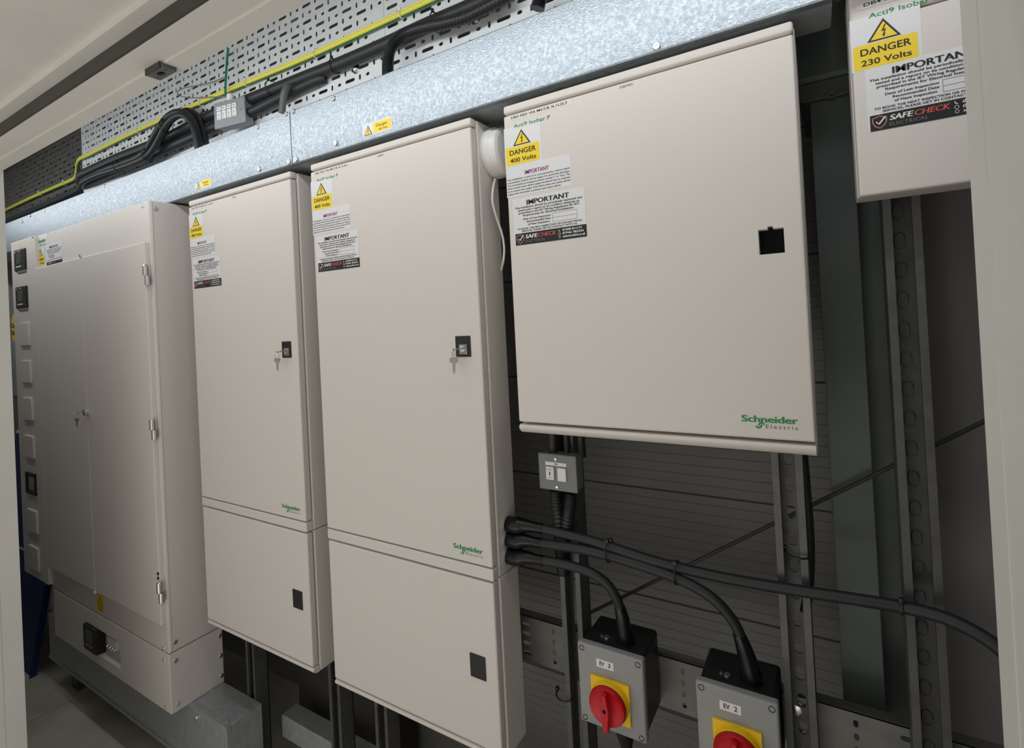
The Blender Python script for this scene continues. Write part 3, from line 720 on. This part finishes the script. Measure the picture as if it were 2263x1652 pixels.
grid_switch()

# ------------------------------------------------------------------ door keep in the head
def keep():
    c = at(372, 152, Z=HZ); m = MB(); y0, y1 = HYA-.003, HYA+.016
    r = thing('bolt_keep', 'small grey door bolt keep with a round hole fixed under the door head', 'door hardware', (c.x, c.y, HZ))
    xa, xb = at(341, 165, Z=HZ).x, at(384, 147, Z=HZ).x
    m = MB(); plate(m, [(xa, y0), (xb, y0), (xb, y1), (xa, y1)], [slot((xa+xb)/2, (y0+y1)/2, .016, .010, 8), slot(xa+.006, (y0+y1)/2+.003, .004, .003), slot(xb-.006, (y0+y1)/2-.002, .004, .003)], lambda u, v, d: Vector((u, v, HZ-.006+d)), .006)
    m.build('keep_plate', 'darksteel', r); MB().box(xa+.004, xb-.004, y0+.002, y1-.002, HZ-.002, HZ+.001).build('keep_socket', 'pit', r)
    MB().box(xa, xb-.006, y0-.0022, y0, HZ-.006, HZ+.003).build('keep_lip', 'seal', r)
keep()

# ------------------------------------------------------------------ round sounder on the side of DB2
def sounder():
    X = -.0698; c = Vector((X, .072, .4190))
    r = thing('round_sounder', 'round white plastic device mounted on the side of the DB2 board', 'detector', c)
    m = MB(); m.lathe(c, (1, 0, 0), [(0, 0), (.046, 0), (.0480, .003), (.0480, .014), (.0455, .018)], 48); m.build('base', 'white', r)
    m = MB(); m.lathe(c, (1, 0, 0), [(.0455, .018), (.0440, .030), (.0395, .034), (.038, .0345), (0, .036)], 48); m.build('cover', 'white', r)
    P = [at(x, y, X=xx) for x, y, xx in ((1094, 396, -.060), (1090, 415, -.056), (1088, 440, -.056), (1092, 462, -.056), (1100, 488, -.056), (1109, 515, -.054), (1114, 545, -.050), (1113, 572, -.050), (1108, 596, -.062))]
    tag(MB().tube(P, .0022, 10, 8).build('white_cable', 'white', None, world=P[3]), 'thin white cable trailing down from the round white device', 'cable')
sounder()

# ------------------------------------------------------------------ struts, lower tray
def strut(x0, z0, z1, label, off=0., closed=False):
    w, d, t, lp = .041, .041, .0026, .0095
    r = thing('strut_channel', label, 'steel channel', (x0+w/2, SF+d/2, z0), 'upright strut channels')
    y0, y1 = SF, SF+d
    prof = [(x0, y1-.0005), (x0, y0), (x0+lp, y0), (x0+lp, y0+.007), (x0+lp-t, y0+.007), (x0+lp-t, y0+t), (x0+t, y0+t), (x0+t, y1-.0005)]
    m = MB().prism(prof, z0, z1, 'z'); m.prism([(2*x0+w-a, b) for a, b in prof], z0, z1, 'z')
    hs = []; z = z0+.03+off
    while z < z1-.03: hs.append(slot(x0+w/2, z, .012, .022, 4)); z += .0415
    plate(m, [(x0, z0), (x0+w, z0), (x0+w, z1), (x0, z1)], [] if closed else hs, lambda u, v, dd: Vector((u, y1-t+dd, v)), t)
    m.build('channel', 'strut', r, angle=.5)
    if closed:
        k = MB()
        for h in hs:
            pts = [Vector((u, y1-t-.0006, v)) for u, v in h]; k.tube(pts, .0008, 5, 1, closed=True)
        k.build('knockout_rims', 'strut', r)
    return r
ST = TZ0-.003
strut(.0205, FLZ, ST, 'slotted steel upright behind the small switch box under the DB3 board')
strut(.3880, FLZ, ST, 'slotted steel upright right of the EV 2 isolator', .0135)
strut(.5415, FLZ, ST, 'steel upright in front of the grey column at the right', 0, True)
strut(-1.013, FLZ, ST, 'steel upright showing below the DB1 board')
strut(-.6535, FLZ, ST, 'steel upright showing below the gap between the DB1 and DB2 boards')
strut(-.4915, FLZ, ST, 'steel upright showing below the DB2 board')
def lower_tray():
    y = SF+.041+.003; x0, x1 = -.25, 1.3; z0, z1 = -.603, -.511
    r = thing('wall_tray', 'slotted steel tray crossing low behind the two isolators', 'cable tray', (.4, y, z0))
    hs = []
    for i, cx in enumerate([-.085+.125*k for k in range(11)]):
        for j in range(4):
            z = z0+.017+j*.0195
            hs.append(slot(cx, z, .019, .0075))
            hs.append(slot(cx+.0625, z, .0065, .011))
    m = MB(); plate(m, [(x0, z0), (x1, z0), (x1, z1), (x0, z1)], hs, lambda u, v, d: Vector((u, y+d, v)), .0012)
    m.box(x0, x1, y, y+.022, z1-.0012, z1); m.box(x0, x1, y, y+.022, z0, z0+.0012)
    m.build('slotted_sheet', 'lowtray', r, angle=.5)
    b = MB(); c = at(1760, 1566, Y=y-.003); b.cyl((c.x, y, c.z), (c.x, y-.003, c.z), .012); b.lathe((c.x, y-.003, c.z), (0,-1,0), [(.0085, 0), (.008, .003), (.003, .004), (0, .004)], 6); b.build('bolt', 'chrome', r)
lower_tray()
def column():
    r = thing('steel_column', 'grey steel column standing behind the right upright', 'column', (.52, .23, FLZ))
    MB().box(.4632, .5195, .200, .212, FLZ, .4235, .001).build('column_flange', 'darksteel', r)
    MB().box(.4850, .4960, .212, .395, FLZ, .4235).build('column_web', 'darksteel', r)
    MB().box(.5195, .590, .262, .275, FLZ, .4235).build('column_side', 'darksteel', r)
    p = MB().box(.452, .60, .192, .40, .4235, .4275).build('cap_plate', 'darksteel', r)
    c = at(1838, 208, Y=.197); b = MB(); b.lathe((c.x, .1995, c.z), (0,-1,0), [(.010, 0), (.010, .006), (0, .006)], 6); b.cyl((c.x, .1935, c.z), (c.x, .187, c.z), .0045); b.build('bolt', 'strut', r)
    r = thing('steel_beam', 'dark steel beam crossing overhead between the DB3 board and the right board', 'beam', (.6, .22, .4275))
    pr = [(.190, .462), (.193, .455), (.199, .4535), (.199, .4475), (.30, .4475), (.30, .4535), (.215, .458), (.206, .47), (.206, .60), (.196, .60), (.190, .60)]
    MB().prism(pr, .18, 1.85, 'x').build('beam_section', 'darksteel', r)
    MB().box(.45, .60, .20, .30, .4275, .4475).build('packing_plate', 'darksteel', r)
column()
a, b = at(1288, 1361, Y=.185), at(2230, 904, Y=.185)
tag(MB().cyl(a, b, .0032, seg=10).build('slanting_rod', 'rod', None, world=(a+b)/2), 'thin dark brace rod slanting up across the wall behind the uprights', 'diagonal')  # thin rod drawn along an unidentified dark diagonal line

# ------------------------------------------------------------------ isolators
def isolator(TL, TR, BL, no, label):
    yf, yb = .028, SF
    a, b, c = at(*TL, Y=yf), at(*TR, Y=yf), (at(*BL, Y=yf) if BL else None)
    x0, x1, z1 = a.x, b.x, (a.z+b.z)/2
    z0 = c.z if c else z1-.134
    r = thing('rotary_isolator', label, 'isolator switch', ((x0+x1)/2, (yf+yb)/2, z0), 'yellow and red rotary isolators')
    MB().box(x0+.003, x1-.003, yf+.013, yb+.040, z0+.003, z1-.003, .006, 3).build('back_box', 'black', r)
    MB().box(x0, x1, yf, yf+.015, z0, z1, .0035, 3).build('cover', 'grey', r)
    for x in (x0+.0085, x1-.0085):
        for z in (z0+.0085, z1-.0085):
            s = MB(); s.lathe((x, yf+.001, z), (0,-1,0), [(.0046, 0), (.0046, .0016), (.0036, .0016), (.0034, .0006), (0, .0006)], 16); s.build('cover_screw', 'black', r)
    w = x1-x0; cx = x0+w*.500; cz = z0+(z1-z0)*.405; e = .0335
    pl = MB().box(cx-e, cx+e, yf-.005, yf+.001, cz-e, cz+e, .0015).build('escutcheon', 'plate_y', r)
    k = MB(); k.lathe((cx, yf-.005, cz), (0,-1,0), [(.0330, 0), (.0325, .009), (.0318, .010)], 40); k.build('escutcheon_collar', 'plate_y', pl)
    k = MB(); k.lathe((cx, yf-.006, cz), (0,-1,0), [(.0310, 0), (.0310, .014), (.0295, .0165), (.026, .0150), (.021, .0135), (0, .0130)], 40)
    kn = k.build('rotary_knob', 'red', r)
    g = MB(); zc = yf-.019
    pr = [(-.0035, .0255), (.0035, .0255), (.0060, .004), (.0060, -.006), (.0045, -.0330), (-.0045, -.0330), (-.0060, -.006), (-.0060, .004)]
    g.prism([(cx+u, cz+v) for u, v in pr], zc+.002, zc-.013, 'y', .0012); g.build('knob_grip', 'red', kn)
    MB().cyl((cx, zc-.0131, cz+.001), (cx, zc-.0125, cz+.001), .0032, seg=14).build('padlock_hole', 'pit', kn)
    tl = MB()
    for s in (-1, 1): tl.poly([(cx+s*e*.88, yf-.0053, cz+e*.45), (cx+s*e*.78, yf-.0053, cz+e*.30), (cx+s*e*.80, yf-.0053, cz+e*.12), (cx+s*e*.93, yf-.0053, cz+e*.28)])
    tl.build('position_marks', 'seal', pl)
    pf = lambda dep: (lambda u, v: Vector((u, yf-dep, v)))
    lx0, lx1, lz0, lz1 = x0+w*.30, x0+w*.56, z1-.0320, z1-.0185
    lb = flat([(lx0, lz0), (lx1, lz0), (lx1, lz1), (lx0, lz1)], pf(.0003)).build('name_label', 'paper', r)
    t = MB(); text(t, 'EV', lx0+.0055, lx0+.0140, lz0+.0035, .0068, pf(.0006), .012); text(t, no, lx1-.0095, lx1-.0050, lz0+.0035, .0068, pf(.0006), .012); t.build('lettering', 'ink', lb)
    g = MB(); u = x0+.034
    for x, rr in ((x0+.040, .0052), (x0+.031, .0026)): g.lathe((x, yf+.036, z1-.003), (0, 0, 1), [(rr, 0), (rr*.9, .0018), (0, .0025)], 14)
    g.build('top_screws', 'chrome', r)
    return x0, x1, z0, z1
I3 = isolator((1275, 1419), (1420, 1457), (1283, 1590), '3', 'grey rotary isolator labelled EV 3 with red knob, left of the pair')
I2 = isolator((1536, 1502), (1720, 1557), None, '2', 'grey rotary isolator labelled EV 2, cut off by the bottom edge')

# ------------------------------------------------------------------ small key switch box
def key_switch():
    yf = .052; a, b, c = at(1188, 998, Y=yf), at(1272.5, 1010, Y=yf), at(1191.6, 1079, Y=yf)
    x0, x1, z1 = a.x, b.x, (a.z+b.z)/2; z0 = c.z; w = x1-x0; h = z1-z0
    r = thing('key_switch', 'small grey metal switch box with two white inserts under the DB3 board', 'switch', ((x0+x1)/2, .07, z0))
    MB().box(x0+.003, x1-.002, yf+.006, SF, z0+.002, z1-.002, .004).build('back_box', 'midgrey', r)
    MB().box(x0, x1, yf, yf+.008, z0, z1, .0025).build('front_plate', 'midgrey', r)
    k = MB().box(x0+w*.22, x0+w*.43, yf-.004, yf+.001, z0+h*.30, z0+h*.66, .0015).build('key_insert', 'white', r)
    MB().box(x0+w*.318, x0+w*.340, yf-.0045, yf-.003, z0+h*.43, z0+h*.53).build('key_slot', 'pit', k)
    t = MB(); f = lambda u, v: Vector((u, yf-.0043, v)); text(t, 'EMERG', x0+w*.25, x0+w*.40, z0+h*.575, h*.028, f); text(t, 'TEST', x0+w*.275, x0+w*.375, z0+h*.355, h*.028, f); t.build('lettering', 'greyink', k)
    MB().box(x0+w*.52, x0+w*.745, yf-.004, yf+.001, z0+h*.29, z0+h*.655, .0015).build('blank_insert', 'white', r)
    lb = MB().box(x0+w*.20, x0+w*.75, yf-.0008, yf, z0+h*.685, z0+h*.785).build('label_strip', 'paper', r)
    MB().box(x0+w*.44, x0+w*.53, yf-.0011, yf-.0007, z0+h*.735, z0+h*.752).box(x0+w*.455, x0+w*.515, yf-.0011, yf-.0007, z0+h*.705, z0+h*.715).build('label_print', 'ink', lb)
    for z in (z0+h*.115, z0+h*.875):
        s = MB(); screw_head(s, (x0+w*.48, yf, z), (0,-1,0), .0030, .0018); s.build('plate_screw', 'chrome', r)
key_switch()
flexible([(1228, 1082, .072), (1231, 1120, .072), (1236, 1165, .07), (1240, 1210, .07), (1243, 1245, .072), (1245, 1262, .078)], .0110, 'left black corrugated conduit dropping below the small switch box', 24, 'conduits below the switch box')
flexible([(1262, 1088, .072), (1259, 1120, .072), (1253, 1160, .07), (1248, 1200, .072), (1246, 1240, .080)], .0110, 'right black corrugated conduit dropping below the small switch box', 22, 'conduits below the switch box')
cable('drop_cable', [(1221, 945, .075), (1222, 975, .075), (1223, 1003, .074)], .0095, 'cable', 'short black cable entering the top left of the small switch box')
cable('drop_cable', [(1283, 955, .092), (1284, 985, .092), (1286, 1010, .09)], .0080, 'cable', 'short black cable entering the top right of the small switch box')
cable('drop_cable', [(1250, 945, .082), (1252, 975, .082), (1253, 1003, .076)], .0060, 'cable', 'middle black cable entering the top of the small switch box')

# ------------------------------------------------------------------ cables from DB2 to the isolators
DX = -.0698
def gland_cable(gx, gy, boot_end, pts, r, label, end_boot=None):
    """armoured cable leaving the board side: gland, heat-shrink boot, sheath"""
    g = at(gx, gy, X=DX); P = [at(x, y, Y=Y) for x, y, Y in pts]
    t = thing('armoured_cable', label, 'cable', g, 'cables leaving the side of DB2')
    MB().lathe(g-Vector((.0005, 0, 0)), (1, 0, 0), [(0, 0), (.0125, 0), (.0125, .006), (.0105, .008), (.0105, .016), (0, .016)], 18).build('gland', 'chrome', t)
    e = at(*boot_end[:2], Y=boot_end[2])
    Q = [g+Vector((.006, 0, 0)), g+Vector((.024, 0, 0)), g.lerp(e, .55)+Vector((0, 0, .001)), e]
    MB().tube(Q, r*1.85, 16, 8, lambda u: 1. if u < .45 else 1-.40*min(1, (u-.45)/.40)).build('heat_shrink_boot', 'shrink', t)
    P = [e+(e-Q[2])*-.25, e]+P
    MB().tube(P, r, 14, 10).build('sheath', 'cable', t)
    if end_boot:
        E2 = [at(x, y, Y=Y) for x, y, Y in end_boot]
        MB().tube(E2, r*1.9, 16, 8, lambda u: .56+.44*min(1, u/.75)).build('heat_shrink_boot', 'shrink', t)
    return t
RC = .0083
gland_cable(1117, 1156, (1200, 1168, .055), [(1290, 1190, .055), (1350, 1208, .055), (1430, 1234, .06), (1510, 1256, .066), (1600, 1276, .07), (1700, 1294, .072), (1800, 1310, .072), (1900, 1325, .072), (2000, 1342, .07), (2080, 1362, .06), (2140, 1388, .05), (2195, 1422, .04), (2240, 1462, .03)], RC, 'top black cable from the DB2 board running right past both isolators')
gland_cable(1118, 1189, (1196, 1200, .048), [(1280, 1212, .048), (1340, 1226, .050), (1420, 1250, .055), (1495, 1277, .058), (1550, 1304, .058), (1590, 1335, .058), (1620, 1372, .060), (1636, 1405, .062), (1646, 1440, .064)], RC, 'middle black cable from the DB2 board curving down into the EV 2 isolator', [(1632, 1398, .062), (1642, 1425, .063), (1653, 1460, .066), (1660, 1495, .068), (1664, 1520, .068)])
gland_cable(1119, 1226, (1202, 1238, .044), [(1250, 1247, .046), (1300, 1262, .050), (1338, 1286, .054), (1360, 1316, .058), (1371, 1345, .062), (1377, 1375, .064)], RC, 'bottom black cable from the DB2 board curving down into the EV 3 isolator', [(1369, 1338, .062), (1375, 1362, .063), (1379, 1392, .066), (1383, 1420, .068), (1384, 1432, .068)])
x0, x1, z0, z1 = I3
p = Vector(((x0+x1)/2+.008, .062, z0))
tag(MB().tube([p+Vector((0, 0, .006)), p+Vector((.001, 0, -.03)), p+Vector((.003, 0, -.07)), p+Vector((.004, .004, -.16)), p+Vector((.004, .02, -.30))], .0155, 16, 6, lambda u: 1 if u < .2 else .6 if u > .35 else 1-.4*(u-.2)/.15).build('drop_cable', 'shrink', None, world=p), 'black cable leaving the bottom of the EV 3 isolator', 'cable')
cable('flat_cable', [(1772, 985, .128), (1777, 1040, .128), (1783, 1110, .128), (1788, 1180, .128), (1789, 1250, .128), (1785, 1310, .128), (1778, 1350, .128)], .0075, 'cable', 'black cable tied behind the right edge of the slotted upright by EV 2')
for px, py, Y, rx, lb in ((1347, 1215, .053, .019, 'black cable tie joining top and middle DB2 cables above the EV 3 isolator'), (1496, 1264, .061, .018, 'black cable tie joining top and middle DB2 cables left of the EV 2 isolator'), (1992, 1341, .071, .010, 'black cable tie on the top DB2 cable at the right upright')):
    tie(px, py, Y, rx, 0., lb)
for px, py, Y, lb in ((1252, 1528, SF+.012, 'black cable tie round the upright beside the EV 3 isolator'), (1765, 1215, SF+.010, 'black cable tie round the upright above the EV 2 isolator')):
    c = at(px, py, Y=Y); mb = MB(); mb.tube([c+Vector((.018*math.cos(a), -.016*math.sin(a)-.004, -.004*math.sin(a))) for a in [i*math.pi/7 for i in range(8)]], .0016, 6, 3); mb.box(c.x-.022, c.x-.016, c.y-.004, c.y+.003, c.z-.003, c.z+.004, .0008)
    tag(mb.build('cable_tie', 'black', None, world=c), lb, 'cable tie', 'cable ties')

# ------------------------------------------------------------------ low galvanised duct and what stands behind
def duct():
    x0, x1, y0, y1, z0, z1 = -2.155, -.944, -.0157, SF-.001, -1.120, -.9515
    r = thing('floor_duct', 'galvanised steel duct running below the wide panelboard', 'trunking', (-1.5, .035, FLZ))
    MB().box(x0, x1, y0, y1, z0, z1, .0015).build('duct_body', 'galvdull', r)
    MB().box(x0, x1, y0-.0035, y0+.001, z0-.001, z0+.010, .001).build('lower_lip', 'galvdull', r)
    MB().box(x1-.20, x1+.0005, y0-.0012, y0+.014, z1-.012, z1+.0012, .0006).build('lid_edge', 'galvdull', r)
    MB().box(x0-.006, x0+.03, y0+.01, y1, z0, z1+.055, .001).build('end_plate', 'galvdull', r)
    for x in (-2.05, -1.2): MB().box(x, x+.05, y0+.03, y1-.01, FLZ, z0+.001).build('foot', 'strut', r)
    s = MB(); screw_head(s, (-1.088, y0, -.9745), (0,-1,0), .0075, .006); s.build('bolt', 'chrome', r)
    s = MB(); screw_head(s, (-.965, .0, z1+.0012), (0,0,1), .003, .002); s.build('bolt', 'chrome', r)
duct()
r = thing('low_rail', 'low grey steel rail running along the floor behind the uprights', 'rail', (-.3, .17, FLZ))
MB().box(-.93, .9, .135, .185, -1.075, -1.012, .001).build('rail_section', 'galvdull', r)
for x in (-.88, 0., .8): MB().box(x, x+.04, .14, .18, FLZ, -1.074).build('rail_foot', 'strut', r)
r = thing('storage_box', 'dark box standing on the floor against the wall below the DB1 board', 'box', (-.78, .32, FLZ))
MB().box(-.99, -.66, .235, .40, FLZ, -.90, .003).build('box_shell', 'dark', r)
MB().box(-.995, -.655, .230, .405, -.905, -.875, .003).build('box_lid', 'dark', r)
# blue board
def blue_board():
    b = at(64, 1500, Z=FLZ); sl = .178; zt = at(42, 951, Y=.11).z
    n = Vector((0, 1, sl)).normalized()
    r = thing('blue_board', 'navy blue board leaning at the far left beside the meter column', 'board', (b.x-.3, b.y, FLZ))
    def pan(z0, z1): 
        y = lambda z: b.y+(z-FLZ)*sl
        return MB().prism([(y(z0), z0), (y(z1), z1), (y(z1)+.022, z1), (y(z0)+.022, z0)], b.x-.62, b.x, 'x')
    pan(FLZ, zt).build('blue_panel', 'blue', r)
    zz = at(45, 1197, Y=.05).z
    for z0, z1 in ((FLZ, FLZ+.011), (zt-.012, zt+.001), (zz-.003, zz+.003)):
        y = lambda z: b.y+(z-FLZ)*sl-.0015
        MB().prism([(y(z0), z0), (y(z1), z1), (y(z1)+.004, z1), (y(z0)+.004, z0)], b.x-.62, b.x-.001, 'x').build('edge_strip', 'white', r)
blue_board()
a = at(22, 753, Y=.06); b = at(38, 879, Y=.06)
r = thing('wall_cabinet', 'plain mid grey cabinet seen in the gap left of the meter column', 'cabinet', (a.x, .15, b.z))
MB().box(a.x-.30, a.x+.30, .06, WALLY, b.z, a.z, .003).build('cabinet_shell', 'cab', r)
MB().box(a.x-.28, a.x+.28, .054, .061, b.z+.01, a.z-.01, .002).build('cabinet_door', 'cab', r)
c = at(26, 738, Y=.075)
r = thing('yellow_sign', 'round yellow warning sign standing on the grey cabinet at far left', 'sign', (c.x, .08, a.z))
m = MB(); m.lathe((c.x+.03, .090, a.z+.055), (0, -1, 0), [(0, 0), (.085, 0), (.085, .003), (0, .003)], 40); m.build('sign_disc', 'plate_y', r)
m = MB(); f = lambda u, v: Vector((u, .0862, v)); text(m, 'Danger', c.x-.05, c.x+.09, a.z+.06, .022, f, .02); text(m, 'Danger', c.x-.05, c.x+.07, a.z+.028, .022, f, .02); m.build('lettering', 'ink', r)
MB().box(c.x-.04, c.x+.09, .0905, .105, a.z, a.z+.02, .001).build('sign_foot', 'paper', r)
c = at(16, 640, Y=.13)
tag(MB().box(c.x-.10, c.x+.015, .13, .17, a.z, ST, .001).build('steel_post', 'galvdull', None, world=(c.x, .15, a.z)), 'grey steel post in the narrow gap left of the meter column', 'post')

# ------------------------------------------------------------------ light
def lamp():
    r = thing('batten_light', 'linear light fitting above the door inside the cupboard, out of view', 'light', (-1.05, -.31, .69))
    MB().box(-3.0, .90, HYB, -.305, .66, .745, .006).build('light_body', 'white', r)
lamp()
ld = bpy.data.lights.new('batten_tube', 'AREA'); ld.shape = 'RECTANGLE'; ld.size = 3.9; ld.size_y = .045; ld.energy = 6.8; ld.color = (.96, .985, 1.)
lo = bpy.data.objects.new('batten_tube', ld); C.objects.link(lo); lo.location = (-1.05, -.292, .69)
lo.rotation_euler = Vector((0, -.86, .5)).to_track_quat('Z', 'Y').to_euler()
lc = bpy.data.lights.new('corridor_fill', 'AREA'); lc.shape = 'RECTANGLE'; lc.size = 2.4; lc.size_y = .6; lc.energy = 45; lc.spread = math.radians(75); lc.color = (1., .96, .90)  # added fill lamp, narrowed onto the unseen floor to brighten the door head
l2 = bpy.data.objects.new('corridor_fill', lc); C.objects.link(l2); l2.location = (-.2, -2.7, 1.45); l2.rotation_euler = (0, 0, 0)
w = bpy.data.worlds.new('world'); S.world = w; w.use_nodes = True
w.node_tree.nodes['Background'].inputs[0].default_value = (1., .975, .925, 1); w.node_tree.nodes['Background'].inputs[1].default_value = .57
S.view_settings.view_transform = 'Standard'; S.view_settings.look = 'None'; S.view_settings.gamma = 1; S.view_settings.exposure = 0
S.view_settings.use_curve_mapping = False
